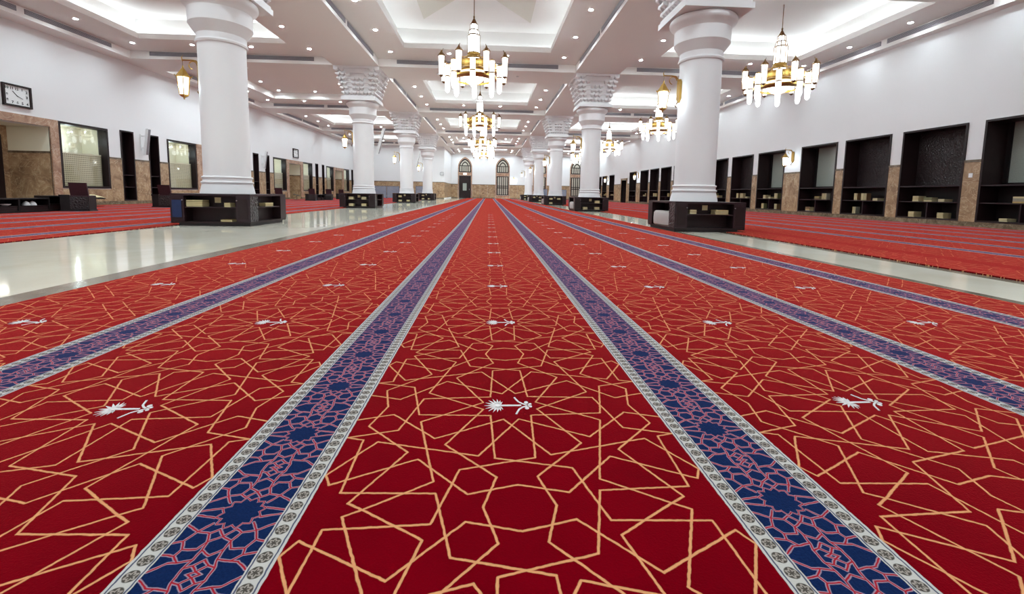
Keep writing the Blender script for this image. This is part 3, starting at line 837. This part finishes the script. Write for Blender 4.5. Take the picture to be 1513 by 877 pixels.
for (row, k), (x, y) in CABP.items():
    nfar = (5 if row == 'L' else 6)-k
    if row not in used: o = cab[row]; used.add(row); o.location = (x, y, 0)
    else: o = copy_tree(cab[row], (x, y, 0))
    tag(o, 'low dark wood bookshelf around the %s-row column, %s from the end wall' % (ROWN[row], ORD[nfar]), 'bookshelf', 'bookshelves around the %s columns' % ROWN[row])
    lab = '%%s book %%s, %s-side column bookshelf %s from end wall' % ({'L': 'window', 'R': 'bookcase'}[row], ORD[nfar]); g = 'books on column shelf %s%d' % (row, k)
    fy = y-.72+.12
    s = 1 if row == 'L' else -1
    if (row, k) == ('L', 1):
        book_stack(x-.30, fy, .355, 0, 4, lab, g, .30, .2, .032); book_stack(x+.28, fy, .355, 0, 2, lab, g, .12, .15, .04)
        book_stack(x+.26, fy, .08, 0, 1, lab, g, .22, .17, .04); book_stack(x+.64, y+.05, .355, PI/2, 3, lab, g, .3, .13, .025)
    elif (row, k) == ('R', 1):
        book_stack(x-.33, fy, .355, 0, 2, lab, g, .14, .17, .045); book_stack(x+.25, fy, .355, 0, 3, lab, g, .27, .18, .03)
    else:
        for dx in (-.26, .25):
            for z in (.355, .08):
                if random.random() < .15: continue
                book_stack(x+dx, fy, z, 0, 3, lab, g, .2, .17, .036)
    if row == 'R':
        p = MB(); W2_, D2_, H2_ = .15, .42, .37
        pts = []
        m = MB()
        import_r = .05
        for i, (z, e) in enumerate(((.0, .03), (.03, 0), (.14, -.006), (.26, 0), (.295, .02), (.31, .05))):
            for q in range(16):
                aa = 2*PI*(q+.5)/16; cx_, cy_ = math.cos(aa), math.sin(aa)
                f = (abs(cx_)**6+abs(cy_)**6)**(-1/6)
                pts.append(((W2_-e)*f*cx_, (D2_-e)*f*cy_, z))
        fs = [(i*16+q, i*16+(q+1) % 16, (i+1)*16+(q+1) % 16, (i+1)*16+q) for i in range(5) for q in range(16)]
        fs += [tuple(reversed(range(16))), tuple(range(80, 96))]
        o = m.add(pts, fs).build('pouf', M['pouf'], None, 40, (x-.72+.12, y+.02, .082))
        tag(o, 'grey cushioned pouf tucked into the side of the column bookshelf %s from end wall' % ORD[nfar], 'pouf', 'grey poufs beside column bookshelves')
o = MB().box(-.085, .085, -.004, 0, .16, .48).build('blue_notice', M['bluebin'], None, 0, (CABP[('L', 1)][0]-.60, CABP[('L', 1)][1]-.727, 0))
tag(o, 'blue notice stuck on dark cabinet door at column foot', 'notice')

# ------------------------------------------------------------------ lanterns
def lantern_parts(r, x0, z, s=1.0):
    """hexagonal brass lantern whose hanging point is (x0, 0, z)"""
    c = (x0, 0)
    cap = MB().lathe([(.012*s, z), (.02*s, z-.05*s), (.05*s, z-.09*s), (.10*s, z-.17*s), (.135*s, z-.215*s), (.155*s, z-.225*s), (.155*s, z-.245*s), (.12*s, z-.25*s)], 6, c).build('cap', M['gold'], r)
    for i in range(6):
        a = 2*PI*(i+.5)/6
        MB().lathe([(.004*s, 0), (.011*s, .012*s), (.003*s, .035*s)], 6).build('finial', M['gold'], cap, 0, (x0+.15*s*math.cos(a), .15*s*math.sin(a), z-.226*s))
    MB().lathe([(.118*s, z-.25*s), (.085*s, z-.60*s)], 6, c).build('glass', M['lamp'], r)
    for i in range(6):
        a = 2*PI*i/6; ca, sa = math.cos(a), math.sin(a)
        MB().tube([(x0+.122*s*ca, .122*s*sa, z-.25*s), (x0+.088*s*ca, .088*s*sa, z-.60*s)], .009*s, 4).build('glazing_bar', M['gold'], r)
    MB().lathe([(.088*s, z-.60*s), (.092*s, z-.615*s), (.06*s, z-.64*s), (.02*s, z-.66*s), (.012*s, z-.70*s)], 6, c).build('base', M['gold'], r)
def make_lantern(reach, s):
    r = empty('wall_lantern')              # origin on the wall surface, lantern hangs towards -x
    MB().prism([(-.07, -.30), (-.07, .05), (-.03, .11), (.03, .11), (.07, .05), (.07, -.30), (.0, -.38)], -.05, .0, 'x').build('backplate', M['gold'], r)
    MB().tube([(-.04, 0, -.36), (-.07, 0, -.40), (-.10, 0, -.44), (-.07, 0, -.48)], .012).build('hook', M['bronze'], r)
    MB().tube([(-.05, 0, .0), (-.07, 0, .12), (-.11, 0, .17), (-.20, 0, .18), (-reach, 0, .18)], .014).build('arm', M['gold'], r)
    pts = [(-.07+.08*math.cos(t)-.1, 0, .08+.08*math.sin(t)) for t in [i*.5 for i in range(10)]]
    MB().tube(pts, .01).build('scroll', M['gold'], r)
    MB().tube([(-reach, 0, .16), (-reach-.015, 0, .23), (-reach+.015, 0, .28)], [.012, .009, .004]).build('arm_finial', M['gold'], r)
    MB().tube([(-reach, 0, .18), (-reach, 0, .06)], .005, 5).build('hanger', M['bronze'], r)
    lantern_parts(r, -reach, .07, s)
    bulb(r, (-reach, 0, .07-.42*s), 14.0)
    return r
lan = make_lantern(.37, .95); first = True
for row, x, k in COLS:
    loc = (x-.415, YC(k), 3.08)
    if first: o = lan; o.location = loc; first = False
    else: o = copy_tree(lan, loc)
    nfar = (5 if row == 'L' else 6)-k
    tag(o, 'lit brass lantern on bracket of the %s-row column %s from end wall' % (ROWN[row], ORD[nfar]), 'lantern', 'brass lanterns on the columns')
for k in range(4):
    o = copy_tree(lan, (XR, 18.93+10.03*k, 2.64))
    tag(o, 'lit brass lantern on the bookcase wall, %s from the end wall' % ORDN[3-k], 'lantern', 'brass lanterns on the bookcase wall')
o = copy_tree(lan, (3.35, YF-.02, 2.75), -PI/2+PI); o.rotation_euler = (0, 0, PI/2)
tag(o, 'lit brass lantern on the end wall right of the middle arch window', 'lantern')

# ------------------------------------------------------------------ chandeliers
def make_chandelier():
    r = empty('chandelier')                # origin on the floor below
    MB().tube([(0, 0, 6.07), (0, 0, 6.80)], .012, 6).build('rod', M['bronze'], r)
    MB().lathe([(.012, 6.10), (.03, 6.06), (.02, 6.02), (.045, 5.97), (.10, 5.86), (.115, 5.845)], 8).build('crown', M['bronze'], r)
    def drum(name, r0, r1, z0, z1, n, mat=None):
        g = MB().lathe([(r0, z0), (r1, z1)], n).build(name, mat or M['lamp'], r)
        b = MB()
        for i in range(n):
            a = 2*PI*i/n
            b.tube([((r0+.006)*math.cos(a), (r0+.006)*math.sin(a), z0), ((r1+.006)*math.cos(a), (r1+.006)*math.sin(a), z1)], .013, 4)
        for rr, z in ((r0, z0), (r1, z1)): b.lathe([(rr+.012, z-.012), (rr+.016, z), (rr+.012, z+.012)], n)
        b.build('mullions', M['bronze'], g)
        return g
    drum('lamp_tier', .115, .10, 5.67, 5.845, 8)
    drum('lamp_tier', .165, .135, 5.52, 5.66, 8)
    drum('lamp_tower', .185, .18, 4.98, 5.505, 8)
    MB().lathe([(.18, 4.985), (.20, 4.97), (.19, 4.93), (.23, 4.89), (.245, 4.85), (.25, 4.83)], 16).build('collar', M['gold'], r, 30)
    drum('lamp_tier', .29, .25, 4.63, 4.82, 8, M['lampw'])
    # brass band and lower ring
    m = MB(); n = 32
    m.lathe([(.70, 4.42), (.72, 4.42), (.735, 4.45), (.72, 4.48), (.72, 4.58), (.74, 4.61), (.72, 4.64), (.70, 4.64), (.70, 4.42)], n, cap=False)
    m.build('brass_band', M['gold'], r, 30)
    m = MB(); m.lathe([(.56, 4.16), (.72, 4.20), (.74, 4.23), (.72, 4.26), (.56, 4.22), (.56, 4.16)], n, cap=False)
    m.build('lower_ring', M['gold'], r, 30)
    g = MB().lathe([(.07, 4.02), (.20, 4.08), (.36, 4.22), (.44, 4.36), (.44, 4.40)], 12).build('glass_bowl', M['lampw'], r)
    b = MB()
    for i in range(12):
        a = 2*PI*i/12; ca, sa = math.cos(a), math.sin(a)
        b.tube([(q*ca*1.01, q*sa*1.01, z) for q, z in ((.07, 4.02), (.20, 4.08), (.36, 4.22), (.44, 4.40))], .007, 4)
    b.build('bowl_ribs', M['gold'], g)
    MB().lathe([(.005, 3.95), (.03, 3.98), (.06, 4.02), (.08, 4.03)], 10).build('bottom_finial', M['gold'], r)
    MB().lathe([(.44, 4.40), (.47, 4.41), (.47, 4.44), (.27, 4.62), (.25, 4.62)], 16).build('inner_plate', M['gold'], r, 30)
    for i in range(8):
        a = 2*PI*(i+.5)/8; ca, sa = math.cos(a), math.sin(a)
        MB().tube([(.25*ca, .25*sa, 4.86), (.42*ca, .42*sa, 4.80), (.60*ca, .60*sa, 4.66), (.71*ca, .71*sa, 4.56)], .014, 5).build('arm', M['gold'], r)
        MB().tube([(.71*ca, .71*sa, 4.45), (.90*ca, .90*sa, 4.40), (1.0*ca, 1.0*sa, 4.6), (1.0*ca, 1.0*sa, 4.93), (.97*ca, .97*sa, 4.98)], .011, 5).build('outer_arm', M['bronze'], r)
        bulb(r, (1.03*ca, 1.03*sa, 4.5), POINT_W)
        # outer lantern
        c = (1.03*ca, 1.03*sa)
        cp = MB().lathe([(.01, 4.93), (.03, 4.88), (.075, 4.83), (.105, 4.79), (.115, 4.77), (.10, 4.755)], 6, c).build('lantern_cap', M['bronze'], r)
        g = MB().lathe([(.088, 4.76), (.068, 4.20)], 6, c).build('lantern_glass', M['lamp'], cp)
        MB().lathe([(.072, 4.205), (.06, 4.185), (.02, 4.15)], 6, c).build('lantern_base', M['bronze'], cp)
        b = MB()
        for q in range(6):
            t_ = 2*PI*q/6; b.tube([(c[0]+.09*math.cos(t_), c[1]+.09*math.sin(t_), 4.76), (c[0]+.07*math.cos(t_), c[1]+.07*math.sin(t_), 4.20)], .010, 4)
        b.build('glazing_bars', M['bronze'], cp)
    for i in range(8):
        a = 2*PI*i/8; ca, sa = math.cos(a), math.sin(a); c = (.80*ca, .80*sa)
        cp = MB().lathe([(.03, 4.66), (.075, 4.63), (.08, 4.61)], 8, c).build('pendant_cap', M['gold'], r)
        MB().lathe([(.078, 4.30), (.078, 4.61)], 8, c).build('upper_glass', M['lampw'], cp)
        MB().lathe([(.083, 4.29), (.088, 4.27), (.083, 4.25)], 8, c).build('pendant_collar', M['bronze'], cp)
        MB().lathe([(.015, 3.78), (.05, 3.81), (.072, 3.88), (.078, 4.25)], 8, c).build('lower_glass', M['lamp'], cp)
    return r
ch = make_chandelier(); first = True
for a, x in (('middle', -.50), ('right', 9.28)):
    for k in range(1, 5):
        loc = (x, YC(k)+4.6, 0)
        if first: o = ch; o.location = loc; first = False
        else: o = copy_tree(ch, loc, .2*k)
        tag(o, 'brass lantern chandelier hanging %s, %s' % (GEO[a], BAYN[k]), 'chandelier', 'brass lantern chandeliers %s' % GEO[a])

# ------------------------------------------------------------------ clocks
def text_mesh(s, size, name):
    cu = bpy.data.curves.new(name, 'FONT'); cu.body = s; cu.size = size; cu.align_x = 'CENTER'; cu.align_y = 'CENTER'; cu.extrude = .002; cu.offset = .003
    ob = bpy.data.objects.new(name, cu); COL.objects.link(ob)
    dg = bpy.context.evaluated_depsgraph_get(); me = bpy.data.meshes.new_from_object(ob.evaluated_get(dg))
    bpy.data.objects.remove(ob); bpy.data.curves.remove(cu)
    me.name = name; me.materials.clear(); me.materials.append(M['black']); return me
NUM = {i: text_mesh(str(i), .108, 'numeral') for i in range(1, 13)}
def clock(y, z, W, H, label, tilt=0):
    r = empty('wall_clock', (XL, y, z)); tag(r, label, 'clock')
    f = .055
    MB().box(0, .07, -W/2, W/2, H/2-f, H/2).box(0, .07, -W/2, W/2, -H/2, -H/2+f).box(0, .07, -W/2, -W/2+f, -H/2+f, H/2-f).box(0, .07, W/2-f, W/2, -H/2+f, H/2-f).build('frame', M['wood'], r)
    B(0, .03, -W/2+f, W/2-f, -H/2+f, H/2-f).build('dial', M['white'], r)
    # seen from +x the wall's +y runs to the right
    a, b = W/2-f-.075, H/2-f-.07
    P = {12: (0, b), 1: (a*.55, b), 2: (a, b*.75), 3: (a, 0), 4: (a, -b), 5: (a*.5, -b), 6: (0, -b), 7: (-a*.5, -b), 8: (-a, -b*.75), 9: (-a, 0), 10: (-a, b), 11: (-a*.5, b)}
    R = Matrix(((0, 0, 1), (1, 0, 0), (0, 1, 0))).to_4x4()
    for n_, (yy, zz) in P.items():
        o = inst('numeral', NUM[n_], r); o.matrix_local = Matrix.Translation((.033, yy, zz)) @ R
    def hand(yy, zz, wd, x):
        d = Vector((0, yy, zz)); nrm = Vector((0, -d.z, d.y)).normalized()*wd
        MB().obox((x, yy*.42, zz*.42), d*.58, nrm, (.002, 0, 0)).build('hand', M['black'], r)
    hand(-.13, .13, .009, .037); hand(.16, -.07, .006, .041)
clock(14.83, 3.455, .84, .67, 'wide rectangular clock with dark frame above the marble alcove near the big window')
clock(34.72, 3.46, .90, .68, 'dark-framed rectangular clock above the alcove farther along the window wall')

# ------------------------------------------------------------------ line array loudspeakers
def speaker(x, y, z, rz, label, lean=.16, H=1.1):
    r = empty('column_speaker', (x, y, z), rz); tag(r, label, 'speaker', 'white column loudspeakers')
    MB().obox((.16+lean/2, 0, H/2), (.055, 0, 0), (0, .075, 0), (lean/2, 0, H/2)).build('cabinet', M['white'], r)
    MB().obox((.16+lean/2+.058, 0, H/2), (.004, 0, 0), (0, .06, 0), (lean/2*.96, 0, H/2*.96)).build('front_grille', M['steel'], r)
    MB().box(0, .16, -.02, .02, .28, .33).box(0, .24, -.02, .02, .78, .82).box(0, .02, -.04, .04, .22, .88).build('bracket', M['white'], r)
speaker(XL, 19.72, 2.05, 0, 'white tilted column loudspeaker on window wall between the two near narrow bookcases')
speaker(XL, 29.68, 2.05, 0, 'white tilted column loudspeaker on window wall between the second pair of narrow bookcases')
speaker(-5.39+.41, YC(2)+.05, 2.30, 0, 'white tilted column loudspeaker on window-wall-row column third from end wall', .3)
speaker(-5.39+.41, YC(3)+.05, 2.30, 0, 'white tilted column loudspeaker on window-wall-row column second from end wall', .3)

# ------------------------------------------------------------------ prayer seats, low shelves and reading stands on the left carpet
def make_seat():
    r = empty('floor_seat')                 # low boxy seat, back towards the camera (-y)
    MB().box(-.40, .20, -.22, .22, .03, .40).build('seat_box', M['woodb'], r)
    MB().box(-.42, .22, -.24, .24, .0, .03).build('plinth', M['black'], r)
    MB().box(-.19, .19, -.245, -.22, .05, .40).build('rear_panel', M['carved'], r)
    MB().obox((0, -.20, .59), (.19, 0, 0), (0, .03, 0), (0, -.05, .19)).build('backrest', M['maroon'], r)
    MB().box(-.41, .20, -.225, .225, .40, .43).build('seat_pad', M['maroon'], r)
    MB().box(-.42, -.19, -.235, -.20, .40, .45).build('arm_rail', M['woodb'], r)
    return r
seat = make_seat(); first = True
SEATS = [(-11.30, 12.95, .35, 'beside the low shelves near the alcove'), (-11.33, 16.30, .1, 'right of the first narrow bookcases'), (-11.6, 21.5, .1, 'between the window wall and the first window-row column'),
         (-11.6, 25.3, .1, 'in front of the hidden window pair'), (-11.45, 29.5, .1, 'before the second pair of narrow bookcases'), (-11.4, 32.4, .1, 'at the end of the far low shelves'), (-11.9, 36.6, .1, 'farthest along the window-wall carpet')]
for x, y, rz, where in SEATS:
    if first: o = seat; o.location = (x, y, .014); o.rotation_euler = (0, 0, rz); first = False
    else: o = copy_tree(seat, (x, y, .014), rz)
    tag(o, 'low dark floor seat with maroon backrest, '+where, 'seat', 'low floor seats along the window wall')
def low_shelf(x, y, L, H, label):
    r = empty('low_shelf', (x, y, .014)); tag(r, label, 'shelf', 'low dark shelves along the window wall')
    D = .35
    MB().box(-D, 0, -L/2, L/2, H-.03, H).box(-D, 0, -L/2, L/2, 0, .05).box(-D, 0, -L/2, -L/2+.03, .05, H-.03).box(-D, 0, L/2-.03, L/2, .05, H-.03).box(-D, -D+.03, -L/2+.03, L/2-.03, .05, H-.03).build('carcass', M['woodb'], r)
    B(-D+.03, -.02, -L/2+.03, L/2-.03, H*.42, H*.42+.02).build('shelf', M['wood'], r)
    B(-.04, -.025, -L/2+.03, L/2-.03, .05, H*.40).build('lower_panel', M['wood'], r)
low_shelf(-11.62, 11.30, .58, .36, 'low dark open shelf holding a white oval dish')
low_shelf(-11.66, 12.0, .78, .36, 'low dark open shelf holding white folded cloths')
low_shelf(-11.72, 12.62, .42, .42, 'short dark drawer unit next to the floor seat')
for i, y in enumerate((30.15, 30.8, 31.45)): low_shelf(-11.5, y, .62, .40, 'low dark shelf on far window-wall carpet, %s from the farther floor seat' % ORDN[2-i])
o = MB().lathe([(.03, 0), (.075, .03), (.085, .05), (.07, .052), (.02, .02)], 16).build('dish', M['white'], None, 40, (-11.74, 11.38, .014+.36*.42+.022)); o.scale = (1, 1.3, 1); tag(o, 'white oval dish on low dark shelf', 'dish')
for i, y in enumerate((11.90, 12.06)):
    o = MB().lathe([(.075, 0), (.08, .03), (.05, .08), (.01, .11)], 10).build('folded_cloth', M['white'], None, 40, (-11.78, y, .014+.36*.42+.022)); tag(o, 'small white folded cloth on low dark shelf', 'cloth', 'white cloths on the low shelf')
def make_stand():
    r = empty('book_stand')
    MB().box(-.16, .16, -.12, .12, 0, .015).build('foot', M['black'], r)
    MB().tube([(0, 0, .015), (0, 0, .27)], .016).build('pole', M['black'], r)
    MB().obox((0, 0, .32), (.21, 0, -.055), (0, .15, 0), (.003, 0, .01)).build('reading_board', M['black'], r)
    return r
st = make_stand(); first = True
for i, (x, y, z) in enumerate(((-13.55, 16.0, ''), (-13.2, 18.6, ''), (-13.7, 32.4, ''), (-13.3, 36.4, ''))):
    where = ('under the big window beside the clock alcove', 'before the first narrow bookcase', 'before the far alcove', 'before the far pair of narrow bookcases')[i]
    if first: o = st; o.location = (x, y, .014); first = False
    else: o = copy_tree(st, (x, y, .014))
    tag(o, 'black pole book stand '+where, 'book stand', 'black book stands')
    if i < 2:
        m = MB()
        for s in (-1, 1): m.obox((0, .07*s, .012), (.17, 0, 0), (0, .068, -.006*s), (0, .0008*s, .008))
        b = m.build('open_book', M['pages'], None, 0, (x+.012, y, .014+.345)); b.rotation_euler = (0, math.atan2(.055, .21), 0)
        tag(b, 'open white-paged book lying on stand '+where, 'book')

# ------------------------------------------------------------------ blue-grey slatted screens
def screen(x, y, W, H, label, z=0.0):
    r = empty('folding_screen', (x, y, z)); tag(r, label, 'screen', 'blue-grey slatted screens')
    MB().box(-W/2, -W/2+.05, -.02, .02, 0, H).box(W/2-.05, W/2, -.02, .02, 0, H).box(-W/2, W/2, -.02, .02, H-.05, H).build('frame', M['navyd'], r)
    n = 9
    me = B(-W/2+.05, W/2-.05, -.012, .012, -.045, .045).mesh('slat', M['screen'])
    for i in range(n): inst('slat', me, r, (0, 0, .12+(H-.24)*i/(n-1)))
screen(-10.6, 44.0, 1.2, 1.22, 'blue-grey slatted screen beside the window wall end', .014)
screen(-9.36, 44.05, 1.2, 1.22, 'blue-grey slatted screen nearer the column row end', .014)
screen(-7.0, 47.4, 1.4, 1.3, 'blue-grey slatted screen standing before the aisle end wall', 0.014)
screen(8.5, 50.0, .75, 1.22, 'pale blue screen panel on right carpet behind the third column', .014)
screen(6.3, 50.2, .8, 1.25, 'pale blue screen panel on right carpet close to the far columns', .014)
# small things
o = empty('wall_fan', (XRET-.25, YLF-.02, 2.75)); tag(o, 'small grey round wall fan at the corner of the aisle end wall', 'fan')
MB().lathe([(.20, 0), (.22, .03), (.20, .06)], 20, cap=False).build('cage', M['steel'], o, 40).matrix_local = Matrix.Rotation(PI/2, 4, 'X')
m = MB()
for i in range(4):
    a = i*PI/2; m.obox((.1*math.cos(a), -.04, .1*math.sin(a)), (.09*math.cos(a), 0, .09*math.sin(a)), (-.04*math.sin(a), 0, .04*math.cos(a)), (0, .004, 0))
m.build('blades', M['white'], o)
MB().box(-.03, .03, -.05, 0, -.32, -.0).build('bracket', M['white'], o)
